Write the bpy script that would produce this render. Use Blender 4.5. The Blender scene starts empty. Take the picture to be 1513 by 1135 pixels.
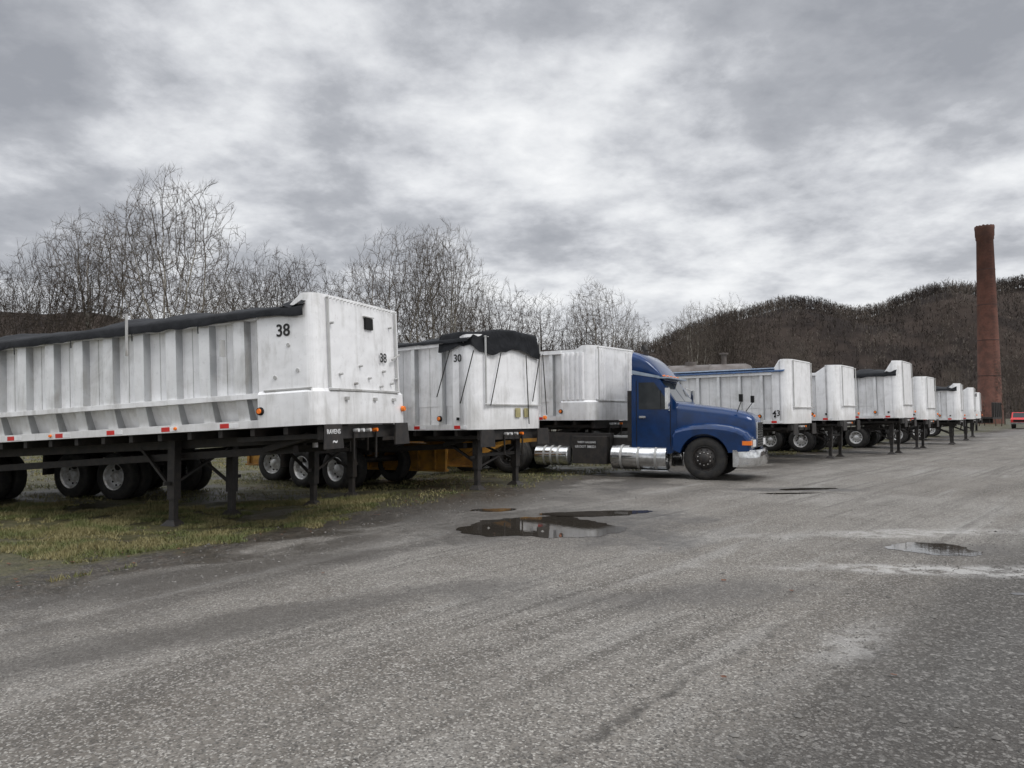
import bpy, math, random
import numpy as np
from mathutils import Matrix, Vector, kdtree
from mathutils import noise as mn
random.seed(7); np.random.seed(7)
S=bpy.context.scene
R=math.radians
def sstep(t):
    t=max(0.0,min(1.0,t)); return t*t*(3-2*t)
def gh(x,y): return -0.22*sstep((-0.5-x)/4.5)

# ------------------------------------------------------------ materials
class NT:
    def __init__(s,nt): s.nt=nt
    def n(s,t,**k):
        nd=s.nt.nodes.new(t)
        for a,b in k.items(): setattr(nd,a,b)
        return nd
    def l(s,a,b): s.nt.links.new(a,b)
    def m(s,op,a,b=None,c=None):
        nd=s.nt.nodes.new('ShaderNodeMath'); nd.operation=op
        for i,v in enumerate((a,b,c)):
            if v is None: continue
            if isinstance(v,(int,float)): nd.inputs[i].default_value=v
            else: s.l(v,nd.inputs[i])
        return nd.outputs[0]
    def ss(s,v,a,b):
        nd=s.nt.nodes.new('ShaderNodeMapRange'); nd.interpolation_type='SMOOTHSTEP'
        s.l(v,nd.inputs[0]); nd.inputs[1].default_value=a; nd.inputs[2].default_value=b
        return nd.outputs[0]
    def mix(s,f,a,b,bl='MIX'):
        nd=s.nt.nodes.new('ShaderNodeMix'); nd.data_type='RGBA'; nd.blend_type=bl
        for i,v in ((0,f),(6,a),(7,b)):
            if isinstance(v,(int,float)): nd.inputs[i].default_value=v
            elif isinstance(v,tuple): nd.inputs[i].default_value=(*v,1) if len(v)==3 else v
            else: s.l(v,nd.inputs[i])
        return nd.outputs[2]
    def noise(s,vec,scale,detail=4,rough=.5,dist=0.):
        nd=s.nt.nodes.new('ShaderNodeTexNoise'); nd.inputs['Scale'].default_value=scale
        nd.inputs['Detail'].default_value=detail; nd.inputs['Roughness'].default_value=rough
        nd.inputs['Distortion'].default_value=dist
        if vec is not None: s.l(vec,nd.inputs['Vector'])
        return nd.outputs['Fac']
def newmat(name):
    m=bpy.data.materials.new(name); m.use_nodes=True
    h=NT(m.node_tree); b=m.node_tree.nodes['Principled BSDF']
    return m,h,b
def simple(name,col,rough=.6,metal=0.,var=.25,scale=6.,col2=None,bump=0.,bscale=30.,spec=.5):
    m,h,b=newmat(name)
    tc=h.n('ShaderNodeTexCoord')
    f=h.noise(tc.outputs['Object'],scale,4,.6)
    f=h.ss(f,.3,.7)
    c2=col2 if col2 else tuple(c*(1-var) for c in col)
    h.l(h.mix(f,col,c2),b.inputs['Base Color'])
    b.inputs['Roughness'].default_value=rough; b.inputs['Metallic'].default_value=metal
    b.inputs['Specular IOR Level'].default_value=spec
    if bump:
        bn=h.n('ShaderNodeBump'); bn.inputs['Strength'].default_value=bump; bn.inputs['Distance'].default_value=.04
        h.l(h.noise(tc.outputs['Object'],bscale,3,.5,.6),bn.inputs['Height']); h.l(bn.outputs[0],b.inputs['Normal'])
    return m
def painted_alu(name,base,dirt,amt=1.):
    m,h,b=newmat(name)
    tc=h.n('ShaderNodeTexCoord'); o=tc.outputs['Object']
    mp=h.n('ShaderNodeMapping'); mp.inputs['Scale'].default_value=(4,4,.5); h.l(o,mp.inputs[0])
    st=h.noise(mp.outputs[0],1.5,5,.65,.5)
    bl=h.noise(o,1.1,6,.68,.9)
    fine=h.noise(o,14,4,.75)
    f=h.m('ADD',h.m('MULTIPLY',st,.45),h.m('MULTIPLY',bl,.55))
    f=h.m('MULTIPLY',h.ss(f,.47,.66),amt)
    c=h.mix(f,base,dirt)
    c=h.mix(h.m('MULTIPLY',h.ss(fine,.54,.74),.5),c,tuple(x*.72 for x in base))
    sp=h.noise(mp.outputs[0],6,6,.8)
    c=h.mix(h.m('MULTIPLY',h.ss(sp,.62,.74),.6),c,(.26,.20,.16))
    wv=h.n('ShaderNodeTexWave'); wv.wave_type='RINGS'; wv.inputs['Scale'].default_value=1.1; wv.inputs['Distortion'].default_value=12
    wv.inputs['Detail'].default_value=3; wv.inputs['Detail Scale'].default_value=1.4; h.l(o,wv.inputs['Vector'])
    c=h.mix(h.m('MULTIPLY',wv.outputs['Fac'],.09),c,tuple(x*.55 for x in base))
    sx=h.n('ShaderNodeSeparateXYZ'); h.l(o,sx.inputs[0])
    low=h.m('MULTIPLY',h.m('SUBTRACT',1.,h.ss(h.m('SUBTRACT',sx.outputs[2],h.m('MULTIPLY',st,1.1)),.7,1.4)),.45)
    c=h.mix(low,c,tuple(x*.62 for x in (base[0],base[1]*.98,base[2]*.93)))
    h.l(c,b.inputs['Base Color'])
    b.inputs['Metallic'].default_value=.12
    h.l(h.m('ADD',h.m('MULTIPLY',bl,.40),.16),b.inputs['Roughness'])
    bn=h.n('ShaderNodeBump'); bn.inputs['Strength'].default_value=.6; bn.inputs['Distance'].default_value=.035
    h.l(h.noise(o,2.2,2,.5),bn.inputs['Height']); h.l(bn.outputs[0],b.inputs['Normal'])
    return m
M={}
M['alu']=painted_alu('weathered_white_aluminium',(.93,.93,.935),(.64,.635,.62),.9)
M['alu_shade']=painted_alu('rib_flank_painted_shade',(.42,.43,.44),(.30,.295,.28))  # same aluminium, darkened: side shading of the ribs painted into the colour
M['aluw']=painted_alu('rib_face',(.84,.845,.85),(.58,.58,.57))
M['alud']=painted_alu('dirty_aluminium',(.52,.52,.51),(.30,.285,.26))
M['black']=simple('black_steel',(.016,.015,.015),.6,0,.5,8,(.035,.029,.025))
M['tarp']=simple('black_vinyl_tarp',(.006,.007,.009),.68,0,.4,4,(.013,.014,.017),1.,3.5,.25)
M['tire']=simple('tyre_rubber',(.016,.016,.017),.8,0,.3,9,(.035,.032,.028))
M['rim']=simple('steel_rim',(.82,.83,.84),.4,.15,.4,10,(.5,.48,.45))
M['dark']=simple('dark_void',(.006,.006,.006),.9)
M['red']=simple('red_reflector',(.66,.025,.02),.3)
M['white']=simple('white_reflector',(.9,.9,.9),.3)
M['orange']=simple('orange_lamp',(.95,.22,.02),.3,0,.1)
M['ink']=simple('black_decal',(.012,.012,.012),.5)
M['letter']=simple('pale_lettering',(.7,.7,.7),.5)
M['blue']=simple('blue_truck_paint',(.005,.036,.135),.16,.1,.3,3,(.006,.026,.085))
M['bluestripe']=simple('silver_blue_stripe',(.35,.42,.5),.35,.2)
M['bluetarp']=simple('blue_striped_tarp',(.03,.09,.22),.5,0,.3,12,(.02,.05,.12),.4,20)
M['glass']=simple('dark_glass',(.02,.025,.028),.06)
M['chrome']=simple('chrome',(.76,.77,.78),.14,.95,.3,5,(.5,.5,.49))
M['yellow']=simple('faded_yellow_paint',(.50,.25,.035),.6,0,.3,3,(.22,.11,.03))
M['redpaint']=simple('red_paint',(.65,.03,.03),.4,0,.3,3)
M['tank']=simple('grey_tank_steel',(.17,.15,.14),.5,.2,.3,2,(.09,.075,.065))
M['sheep']=simple('yellow_sticker',(.45,.40,.20),.5,0,.3)

# ------------------------------------------------------------ mesh builder
class MB:
    def __init__(s): s.v=[];s.f=[];s.m=[];s.mats=[];s.sm=[]
    def mi(s,name):
        if name not in s.mats: s.mats.append(name)
        return s.mats.index(name)
    def add(s,vs,fs,mat,T=None,smooth=False):
        o=len(s.v)
        if T is not None: vs=[T@Vector(p) for p in vs]
        s.v+= [tuple(p) for p in vs]
        k=s.mi(mat)
        for f in fs: s.f.append([o+i for i in f]); s.m.append(k); s.sm.append(smooth)
    def box(s,x0,x1,y0,y1,z0,z1,mat,T=None):
        vs=[(x,y,z) for x in(x0,x1) for y in(y0,y1) for z in(z0,z1)]
        s.add(vs,[(0,1,3,2),(4,6,7,5),(0,4,5,1),(2,3,7,6),(0,2,6,4),(1,5,7,3)],mat,T)
    def cyl(s,p0,p1,r0,r1,n,mat,T=None,caps=True,smooth=True):
        p0=Vector(p0);p1=Vector(p1);d=(p1-p0).normalized()
        a=d.orthogonal().normalized();b=d.cross(a)
        vs=[]
        for p,r in((p0,r0),(p1,r1)):
            for i in range(n):
                t=2*math.pi*i/n; vs.append(p+a*math.cos(t)*r+b*math.sin(t)*r)
        s.add(vs,[(i,(i+1)%n,n+(i+1)%n,n+i) for i in range(n)],mat,T,smooth)
        if caps: s.add(vs,[tuple(range(n))[::-1],tuple(range(n,2*n))],mat,T)
    def beam(s,p0,p1,w,h,mat,T=None):
        p0=Vector(p0);p1=Vector(p1);d=(p1-p0).normalized()
        up=Vector((0,0,1)) if abs(d.z)<.95 else Vector((1,0,0))
        a=d.cross(up).normalized();b=a.cross(d)
        vs=[p+a*i*w/2+b*j*h/2 for p in(p0,p1) for i,j in((-1,-1),(1,-1),(1,1),(-1,1))]
        s.add(vs,[(3,2,1,0),(4,5,6,7),(0,1,5,4),(1,2,6,5),(2,3,7,6),(3,0,4,7)],mat,T)
    def lathe(s,prof,c,sgn,n,mat,T=None):
        vs=[];k=len(prof)
        for i in range(n):
            t=2*math.pi*i/n
            for r,o in prof: vs.append((c[0]+r*math.cos(t),c[1]+sgn*o,c[2]+r*math.sin(t)))
        fs=[]
        for i in range(n):
            j=(i+1)%n
            for q in range(k-1): fs.append((i*k+q,i*k+q+1,j*k+q+1,j*k+q))
        s.add(vs,fs,mat,T,True)
    def extr(s,poly,y0,y1,mat,T=None):
        n=len(poly)
        vs=[(x,y0,z) for x,z in poly]+[(x,y1,z) for x,z in poly]
        s.add(vs,[tuple(range(n)),tuple(range(n,2*n))[::-1]]+[(i,(i+1)%n,n+(i+1)%n,n+i) for i in range(n)],mat,T)
    def loft(s,rings,mat,T=None,caps=True,smooth=True):
        n=len(rings[0]); vs=[p for r in rings for p in r]; fs=[]
        for k in range(len(rings)-1):
            for i in range(n):
                j=(i+1)%n; fs.append((k*n+i,k*n+j,(k+1)*n+j,(k+1)*n+i))
        s.add(vs,fs,mat,T,smooth)
        if caps: s.add([*rings[0],*rings[-1]],[tuple(range(n))[::-1],tuple(range(n,2*n))],mat,T)
    def grid(s,nx,ny,fn,mat,T=None,smooth=True):
        vs=[fn(i/(nx-1),j/(ny-1)) for i in range(nx) for j in range(ny)]
        s.add(vs,[(i*ny+j,(i+1)*ny+j,(i+1)*ny+j+1,i*ny+j+1) for i in range(nx-1) for j in range(ny-1)],mat,T,smooth)
    def obj(s,name,parent=None,bevel=0.):
        me=bpy.data.meshes.new(name); me.from_pydata(s.v,[],s.f)
        for k in s.mats: me.materials.append(M[k])
        me.polygons.foreach_set('material_index',s.m); me.polygons.foreach_set('use_smooth',s.sm)
        me.update()
        o=bpy.data.objects.new(name,me); S.collection.objects.link(o)
        if parent: o.parent=parent
        if bevel:
            b=o.modifiers.new('bevel','BEVEL'); b.width=bevel; b.segments=2; b.limit_method='ANGLE'; b.angle_limit=R(50)
        return o
def empty(name,x,y,rot,z=0):
    e=bpy.data.objects.new(name,None); S.collection.objects.link(e)
    e.location=(x,y,z); e.rotation_euler=(0,0,rot); e.empty_display_size=.3
    return e
def text(s,size,mat,Mx,parent,name='number',bold=.004):
    c=bpy.data.curves.new(name,'FONT'); c.body=s; c.size=size; c.offset=bold; c.extrude=.002
    c.materials.append(M[mat]); o=bpy.data.objects.new(name,c); S.collection.objects.link(o)
    o.parent=parent; o.matrix_local=Mx
    return o
def rring(x,hw,z0,z1,r,n=5,yc=0.):
    pts=[]
    for cy,cz,a0 in((hw-r,z1-r,0),(-hw+r,z1-r,90),(-hw+r,z0+r,180),(hw-r,z0+r,270)):
        for i in range(n):
            t=R(a0+90*i/(n-1)); pts.append((x,yc+cy+r*math.cos(t),cz+r*math.sin(t)))
    return pts
TY=[(.285,-.015),(.30,0),(.34,.012),(.42,.012),(.475,-.008),(.50,-.04),(.50,-.22),(.475,-.255),(.42,-.27),(.29,-.27)]
RM=[(.295,-.01),(.283,.004),(.272,-.01),(.262,-.09),(.235,-.13),(.20,-.145),(.13,-.135),(.115,-.12),(.11,-.05),(.085,-.03),(.0,-.028)]
RMF=[(.295,-.01),(.283,.004),(.272,-.01),(.26,-.04),(.23,-.02),(.17,.03),(.12,.04),(.115,.07),(.08,.09),(.0,.095)]
def wheel(mb,x,y,z,sgn,dual=True,rim='rim',front=False,sc=1.):
    T=Matrix.Translation((x,y,z))@Matrix.Scale(sc,4)
    mb.lathe(TY,(0,0,0),sgn,28,'tire',T)
    mb.lathe(RMF if front else RM,(0,0,0),sgn,28,rim,T)
    for i in range(10):
        t=2*math.pi*i/10
        o=-.02 if front else -.142
        c=Vector((.2*math.cos(t),sgn*(o-.002),.2*math.sin(t)))
        mb.cyl(c,c+Vector((0,sgn*.012 if not front else sgn*.03,0)),.024,.024,8,'dark',T)
        c=Vector((.15*math.cos(t+.3),sgn*(-.14 if not front else .03),.15*math.sin(t+.3)))
        mb.cyl(c,c+Vector((0,sgn*.03,0)),.012,.012,6,'rim',T)
    if dual:
        T2=Matrix.Translation((x,y-sgn*.33,z))@Matrix.Scale(sc,4)
        mb.lathe(TY,(0,0,0),sgn,24,'tire',T2)

# ------------------------------------------------------------ dump trailer
def dump_trailer(cx,cy,hx,hy,L=9.,zb=1.42,tilt=2.6,rib=.66,ribw=.26,r=.18,hF=1.92,hS=1.70,fl=1.0,
                 cover='black',legs=.55,tand=5.6,num=None,numf=None,front='plain',flap=True,lower=True,col='alu'):
    """cx,cy: near-side front corner on the ground; hx,hy heading"""
    n=math.hypot(hx,hy); hx/=n;hy/=n; W=1.25
    ang=math.atan2(hy,hx); ox=cx-hy*W; oy=cy+hx*W      # left = (-hy,hx)
    P=empty('dump_trailer',ox,oy,ang)
    def G(x,y): return gh(ox+hx*x-hy*y, oy+hy*x+hx*y)
    T=Matrix.Translation((0,0,zb))@Matrix.Rotation(-R(tilt),4,'Y')
    b=MB(); rc='alu_shade' if ribw>.2 else 'aluw'
    for s in(-1,1):
        def bx(x0,x1,ya,yb,z0,z1,mt): b.box(x0,x1,min(s*ya,s*yb),max(s*ya,s*yb),z0,z1,mt,T)
        bx(-L,-fl+.02,1.13,1.16,.50,hS-.06,col)
        bx(-L,-fl+.01,1.12,1.30,hS-.10,hS,col)
        if lower:
            bx(-L,-fl+.01,1.13,1.30,.43,.51,col)
            vs=[(-L,s*1.15,.43),(-fl,s*1.15,.43),(-fl,s*1.04,.12),(-L,s*1.04,.12)]
            b.add(vs,[(0,1,2,3)],col,T)
        else:
            bx(-L,-fl+.02,1.12,1.15,.10,.51,col)
        bx(-L,-fl+.01,1.03,1.27,.0,.115,col)
        k=0; x=-fl-.34
        while x>-L+.1:
            w=ribw; d0=1.16; d1=1.275
            z0=.51 if lower else .11
            vs=[(x-w/2,s*d0,z0),(x-w/2*.78,s*d1,z0),(x+w/2*.78,s*d1,z0),(x+w/2,s*d0,z0)]
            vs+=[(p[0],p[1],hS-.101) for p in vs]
            b.add(vs,[(0,1,5,4),(2,3,7,6)],'alu_shade',T)  # rib sides take the darkened copy, so their shade is in the colour
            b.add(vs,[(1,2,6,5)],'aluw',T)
            if x-rib>-L+.1: bx(x-rib/2-.006,x-rib/2+.006,1.16,1.165,z0,hS-.1,'alud')
            if lower:
                w2=w*.8
                vs=[(x-w2/2,s*1.26,.43),(x+w2/2,s*1.26,.43),(x+w2/2,s*1.19,.116),(x-w2/2,s*1.19,.116),
                    (x-w2/2,s*1.08,.43),(x+w2/2,s*1.08,.43),(x+w2/2,s*1.03,.116),(x-w2/2,s*1.03,.116)]
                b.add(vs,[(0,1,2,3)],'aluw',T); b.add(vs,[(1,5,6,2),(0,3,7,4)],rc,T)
            k+=1; x-=rib
        x=-.25;k=0
        while x>-L+.4:
            bx(x-.34,x-.17,1.268,1.274,.02,.09,'red'); bx(x-.169,x,1.268,1.274,.02,.09,'white'); x-=1.15
        bx(-.50,-.44,1.27,1.3,.20,.26,'dark')
        x=-2.6
        while x>-L+.4:
            b.cyl((x,s*1.272,.06),(x,s*1.30,.06),.028,.022,10,'orange',T); x-=2.7
    b.box(-L-.08,-L,-1.26,1.26,0,hS,col,T)
    b.box(-L,-.1,-1.11,1.11,.02,.10,'alud',T)
    b.box(-L,-.3,-1.10,1.10,hS-.22,hS-.16,'dark',T)
    pl=[(-fl,-1.27),(-fl*.5,-1.27),(-r-.02,-1.27)]
    for i in range(9):
        t=R(-90+90*i/8); pl.append((-r+r*math.cos(t),-1.27+r+r*math.sin(t)))
    m=[(x,-y) for x,y in pl[::-1]]
    nseg=6
    mid=[(0,-1.27+r+(2*(1.27-r))*i/nseg) for i in range(1,nseg)]
    pl=pl+mid+m
    def ht(x,y):
        if fl>.7: return hS if x<-r-.05 else hF
        return hS+(hF-hS)*sstep((x+fl)/(fl*.6))
    lv=[0,.03,.48,.53,.9,1.3,1.0]
    rows=[]
    for li,z in enumerate(lv):
        row=[]
        for (x,y) in pl:
            k=0.035 if (front!='smooth' and z<=.48) else 0.0
            sx=k if x>-.3 else 0
            yy=y+(k if y>0 else -k)*(1 if abs(y)>1.1 else abs(y)/1.1)
            zz=z if li<6 else ht(x,y)
            bow=.03*math.cos(y/1.3*1.5) if x>-.01 else 0
            row.append((x+sx+bow,yy,zz))
        rows.append(row)
    npl=len(pl)
    vs=[p for r_ in rows for p in r_]
    fs=[(i*npl+j,i*npl+j+1,(i+1)*npl+j+1,(i+1)*npl+j) for i in range(len(rows)-1) for j in range(npl-1)]
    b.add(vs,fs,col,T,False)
    inn=[(x-.05 if x>-.3 else x, y*(1-.045/1.27)) for x,y in pl]
    vs=[rows[-1][j] for j in range(npl)]+[(inn[j][0],inn[j][1],rows[-1][j][2]) for j in range(npl)]+[(inn[j][0],inn[j][1],0.1) for j in range(npl)]
    b.add(vs,[(j,j+1,npl+j+1,npl+j) for j in range(npl-1)]+[(npl+j,npl+j+1,2*npl+j+1,2*npl+j) for j in range(npl-1)],col,T)
    for s in(-1,1):
        a,c2=sorted((s*1.12,s*1.268)); b.box(-fl-.012,-fl-.001,a,c2,.0,hS-.002,'alud',T)
    b.box(.03,.075,-1.0,1.0,.50,.53,'alud',T)
    for y in(-.98,.98): b.box(.03,.062,y-.015,y+.015,.54,hF-.03,'alud',T)
    for i in range(22):
        b.cyl((.03,-1.0+2.0*i/21,hF-.05),(.07,-1.0+2.0*i/21,hF-.05),.010,.010,6,'alud',T)
    if front=='corr':
        for s in(-1,1):
            for i in range(5):
                xx=-.88+i*.15
                b.cyl((xx,s*1.262,.55),(xx,s*1.262,hS-.1),.055,.055,8,col,T)
            for i in range(4):
                b.cyl((.012,s*(1.02-i*.14),.55),(.012,s*(1.02-i*.14),hF-.1),.05,.05,8,col,T)
    if front=='plain':
        b.box(.03,.068,.02,.24,1.50,1.68,'dark',T)
        b.box(.03,.072,-.01,.27,1.69,1.71,'alud',T)
        for (y,z) in((-.7,.75),(-.15,.9),(.1,.72),(.55,.85),(.8,.66),(.95,.74),(-.3,.62),(.45,.6),(-.9,1.5),(.8,1.6)):
            b.cyl((.03,y,z),(.085,y,z),.022,.018,8,'alud',T)
        for y in(-.6,.2,.8): b.box(.06,.10,y-.04,y+.04,.36,.41,'alud',T)
        b.beam((.1,.75,1.05),(.1,1.0,1.15),.03,.03,'alud',T)
        b.box(-.9,-.06,-1.292,-1.268,.52,.545,'alud',T)
        for (x,z) in((-.45,1.18),(-.3,.8),(-.7,.72)): b.cyl((x,-1.26,z),(x,-1.285,z),.03,.03,10,'alud',T)
    for s in(-1,1):
        b.cyl((-.95,s*1.30,.24),(-.95,s*1.345,.24),.062,.055,14,'dark',T)
        b.cyl((-.95,s*1.335,.24),(-.95,s*1.36,.24),.045,.035,14,'orange',T)
    b.cyl((.06,1.1,.24),(.11,1.1,.24),.05,.04,12,'orange',T)
    b.obj('body',P,.006)
    g=MB()
    for y in(-.48,.48):
        g.box(-L,-.35,y-.06,y+.06,-.26,-.02,'black',T)
        g.beam((-1.0,y*.9,-.35),(-tand-.3,y*.9,-.50),.12,.12,'black',T)
    x=-.6
    while x>-L: g.box(x-.04,x+.04,-1.2,1.2,-.12,-.005,'black',T); x-=.6
    g.box(-1.7,-.12,-.95,.95,-.20,-.125,'black',T)
    g.box(-.16,-.06,-1.05,1.05,-.22,-.02,'black',T)
    g.cyl((-.95,0,-.2),(-.95,0,-.34),.045,.045,10,'rim',T)
    g.beam((-.4,-.9,-.15),(-1.5,-.55,-.34),.08,.1,'black',T); g.beam((-.4,.9,-.15),(-1.5,.55,-.34),.08,.1,'black',T)
    if flap:
        for s in(-1,1):
            y0=s*1.0
            vs=[(.10,y0-.24,-.36),(.10,y0+.24,-.36),(.10,y0+.20,-.0),(.10,y0-.20,-.0)]
            vs+=[(x-.03,y,z) for x,y,z in vs]
            g.add(vs,[(0,1,2,3),(7,6,5,4),(0,4,5,1),(1,5,6,2),(2,6,7,3),(3,7,4,0)],'black',T)
    for y in(-.25,-.1,.1,.3): g.cyl((-.05,y,-.1),(.04,y,-.1),.03,.03,8,'orange' if y>.2 else 'rim',T)
    for k in(-.3,.35):
        g.beam((-.02,k,-.12),(-.1,k+.1,-.55),.03,.03,'black',T)
    for s in(-1,1):
        y=s*.68; zt=zb-.2; z0=G(-legs,y)
        g.box(-legs-.075,-legs+.075,y-.075,y+.075,z0+.42,zt,'black')
        g.box(-legs-.052,-legs+.052,y-.052,y+.052,z0+.03,z0+.42,'black')
        vs=[(-legs-.16,y-.13,z0),(-legs+.16,y-.13,z0),(-legs+.16,y+.13,z0),(-legs-.16,y+.13,z0),(-legs-.07,y-.07,z0+.09),(-legs+.07,y-.07,z0+.09),(-legs+.07,y+.07,z0+.09),(-legs-.07,y+.07,z0+.09)]
        g.add(vs,[(3,2,1,0),(4,5,6,7),(0,1,5,4),(1,2,6,5),(2,3,7,6),(3,0,4,7)],'black')
        g.beam((-legs,y,z0+.55),(-legs-1.1,y*.7,zb-.28),.05,.05,'black')
        g.box(-legs-.02,-legs+.02,min(y+s*.08,y+s*.22),max(y+s*.08,y+s*.22),z0+.66,z0+.72,'black')
    g.beam((-legs,-.68,zb-.55),(-legs,.68,zb-.55),.07,.07,'black')
    g.beam((-legs,-.68,.45),(-legs,.68,zb-.4),.04,.04,'black')
    for k in range(2):
        x=-tand-1.28*k
        for s in(-1,1):
            wheel(g,x,s*1.2,G(x,s*1.2)+.49,s,True,'rim')
        g.cyl((x,-1.1,.47),(x,1.1,.47),.075,.075,10,'black')
        g.box(x-.5,x+.5,-.58,-.48,.62,.78,'black'); g.box(x-.5,x+.5,.48,.58,.62,.78,'black')
    g.box(-tand-1.7,-tand+.5,-.6,.6,.75,.95,'black')
    for s in(-1,1):
        g.box(-tand-2.05,-tand-2.03,s*.95-.3,s*.95+.3,.25,.95,'black')
        g.beam((-tand-2.04,s*.95,.95),(-tand-2.04,s*.3,.95),.05,.05,'black')
    g.obj('running_gear',P,.004)
    c=MB(); rn=random.Random(int(cx*100))
    ph=[rn.random()*6 for _ in range(6)]
    if cover in('black','drape','blue'):
        mt='bluetarp' if cover=='blue' else 'tarp'
        nx,ny=260,31
        thick={'black':.19,'drape':.10,'blue':.10}[cover]
        drop={'black':.13,'drape':.05,'blue':.02}[cover]
        def fn(u,v):
            x=-.13-(L-.05)*u; a=(v-.5)*2
            aa=abs(a)*1.45
            y=math.copysign(min(1.33,aa),a)
            over=max(0,aa-1.33)/.12
            edge=sstep((aa-.9)/.43)
            crown=thick*(1-min(1,aa/1.33)**2.6)
            wr=mn.noise((x*1.6,a*2.2,ph[5]))+.6*mn.noise((x*5+a*3,a*5,ph[5]+4))
            zz=hS+.035+crown
            zz-=over*(drop*(.85+.3*mn.noise((x*.9,a,ph[2]))+.22*mn.noise((x*4,a,ph[3])))+.03)
            zz+=(thick*.5*mn.noise((x*.5,ph[3],0))+.035*wr)*(1-edge)
            zz+=.030*math.cos(x*2*math.pi/1.33)*(1-edge)
            y+=math.copysign(.015*(1.2+mn.noise((x*3,zz*6,ph[4]))),a)*(edge)
            return (x,y,min(zz,hF-.01) if x>-.3 else zz)
        c.grid(nx,ny,fn,mt,T)
        if cover=='black':
            for x in np.arange(-2.03,-L,-1.33):
                c.beam((x,-1.365,hS-.10),(x,-1.36,hS-.22),.012,.012,'tarp',T)
            def fe(u,v):
                y=-1.33+2.66*u
                return (-.15+.05*math.sin(u*19)-.42*v, y, min(hF-.03,hS+.04+.16*(1-abs(2*u-1)**4)+.04*math.sin(u*31)*(1-v)+.03*math.sin(v*9+u*6)))
            c.grid(50,7,fe,'tarp',T)
        if cover=='blue':
            for s in(-1,1):
                c.cyl((-fl+.1,s*1.2,hS+.06),(-L,s*1.2,hS+.06),.075,.075,10,'bluetarp',T)
                c.cyl((-fl+.1,s*1.31,hS+.02),(-L,s*1.31,hS+.02),.018,.018,6,'bluestripe',T)
                c.cyl((-fl+.1,s*1.29,hS+.10),(-L,s*1.29,hS+.10),.018,.018,6,'bluestripe',T)
    if cover=='black' and ribw>.2:
        c.beam((-3.45,-1.385,1.25),(-3.45,-1.375,hS+.22),.03,.03,'alud',T)
        c.beam((-1.62,-1.31,1.1),(-1.62,-1.31,1.35),.10,.03,'alud',T)
    if cover=='drape':
        q=[(-.95,1.34),(-.45,1.34),(-.12,1.22),(.09,.9),(.10,.4),(.10,-.4),(.09,-.9),(-.12,-1.22),(-.45,-1.34),(-.95,-1.34)]
        def fd(u,v):
            t=u*(len(q)-1); i=min(int(t),len(q)-2); f=t-i
            x=q[i][0]*(1-f)+q[i+1][0]*f; y=q[i][1]*(1-f)+q[i+1][1]*f
            low=hF-.36-.10*abs(2*u-1)**1.5*(-1)-.08*math.cos(u*19)+.05*mn.noise((u*21,1,5))
            top=hF+.17-.12*abs(y)/1.3+.015*math.sin(u*23)
            if v>.6:
                w=(v-.6)/.4; return (x*(1-w*.6)-.35*w,y*(1-w*.75),top+.05*w)
            w=v/.6
            puff=.02*math.sin(u*44)*(1-w)+.02*mn.noise((u*14,v*4,3))
            return (x+puff-.02*w,y*(1-.06*w),low*(1-w)+top*w)
        c.grid(130,12,fd,'tarp',T)
        for (a_,b_) in(((-.6,-1.36,hF-.30),(-1.0,-1.34,.7)),((-.05,-1.25,hF-.35),(-.35,-1.34,.55)),((.12,-.55,hF-.36),(.1,-.9,.5)),((.12,.35,hF-.36),(.1,.45,.1)),((.12,.9,hF-.3),(.1,.6,.6)),((.05,1.1,hF-.3),(.1,1.15,.3))):
            c.cyl(a_,b_,.012,.012,5,'ink',T)
        for (y,z) in((.1,.35),(.42,.35)): c.box(.055,.064,y-.09,y+.09,z-.1,z+.1,'sheep',T)
    if c.v: c.obj('tarp',P)
    RX=Matrix.Rotation(R(90),4,'X'); RF=Matrix.Rotation(R(90),4,'Z')@Matrix.Rotation(R(90),4,'X')
    if num: text(num[0],num[1],num[4],T@Matrix.Translation((num[2],-1.276,num[3]))@RX,P)
    if numf: text(numf[0],numf[1],'ink',T@Matrix.Translation((.066,numf[2],numf[3]))@RF,P)
    if flap=='text':
        text('RAVENS',.095,'letter',T@Matrix.Translation((.104,-1.19,-.14))@RF,P,'lettering',.002)
        text('~',.2,'letter',T@Matrix.Translation((.104,-1.05,-.31))@RF,P,'lettering',.004)
    return P

dump_trailer(-2.77,11.0,.93,-.36,L=12.2,zb=1.45,tilt=3.0,legs=3.2,tand=9.6,num=('38',.25,-.66,1.32,'ink'),numf=('38',.21,.42,1.0),flap='text')
dump_trailer(-3.55,14.45,.93,-.36,L=8.6,zb=1.40,tilt=2.6,legs=.6,tand=5.3,cover='none',hF=1.8)
dump_trailer(-.72,15.7,.80,-.60,L=8.0,zb=1.28,tilt=1.2,rib=.80,ribw=.13,r=.42,hF=1.98,hS=1.86,fl=.62,lower=False,cover='drape',legs=.45,tand=4.4,num=('30',.22,-.58,1.42,'ink'),front='smooth')
dump_trailer(2.12,20.3,.80,-.60,L=8.2,zb=1.44,tilt=.6,rib=.78,ribw=.15,r=.25,hF=2.0,hS=1.9,fl=.95,lower=False,cover='none',legs=3.2,tand=6.0,front='corr',flap=False,num=('33',.25,-.02-.5,.3,'alud'))
dump_trailer(8.75,24.2,.80,-.60,L=8.4,zb=1.30,tilt=.7,rib=.72,ribw=.12,r=.3,hF=2.05,hS=1.66,fl=.55,lower=False,cover='blue',legs=2.6,tand=5.9,front='smooth',num=('43',.25,-.55,.25,'ink'))
dump_trailer(11.6,27.2,.80,-.60,L=8.0,zb=1.38,tilt=1.0,rib=.7,ribw=.12,r=.45,hF=1.98,hS=1.72,fl=.8,lower=False,cover='none',legs=.5,tand=5.6,front='smooth')
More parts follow.
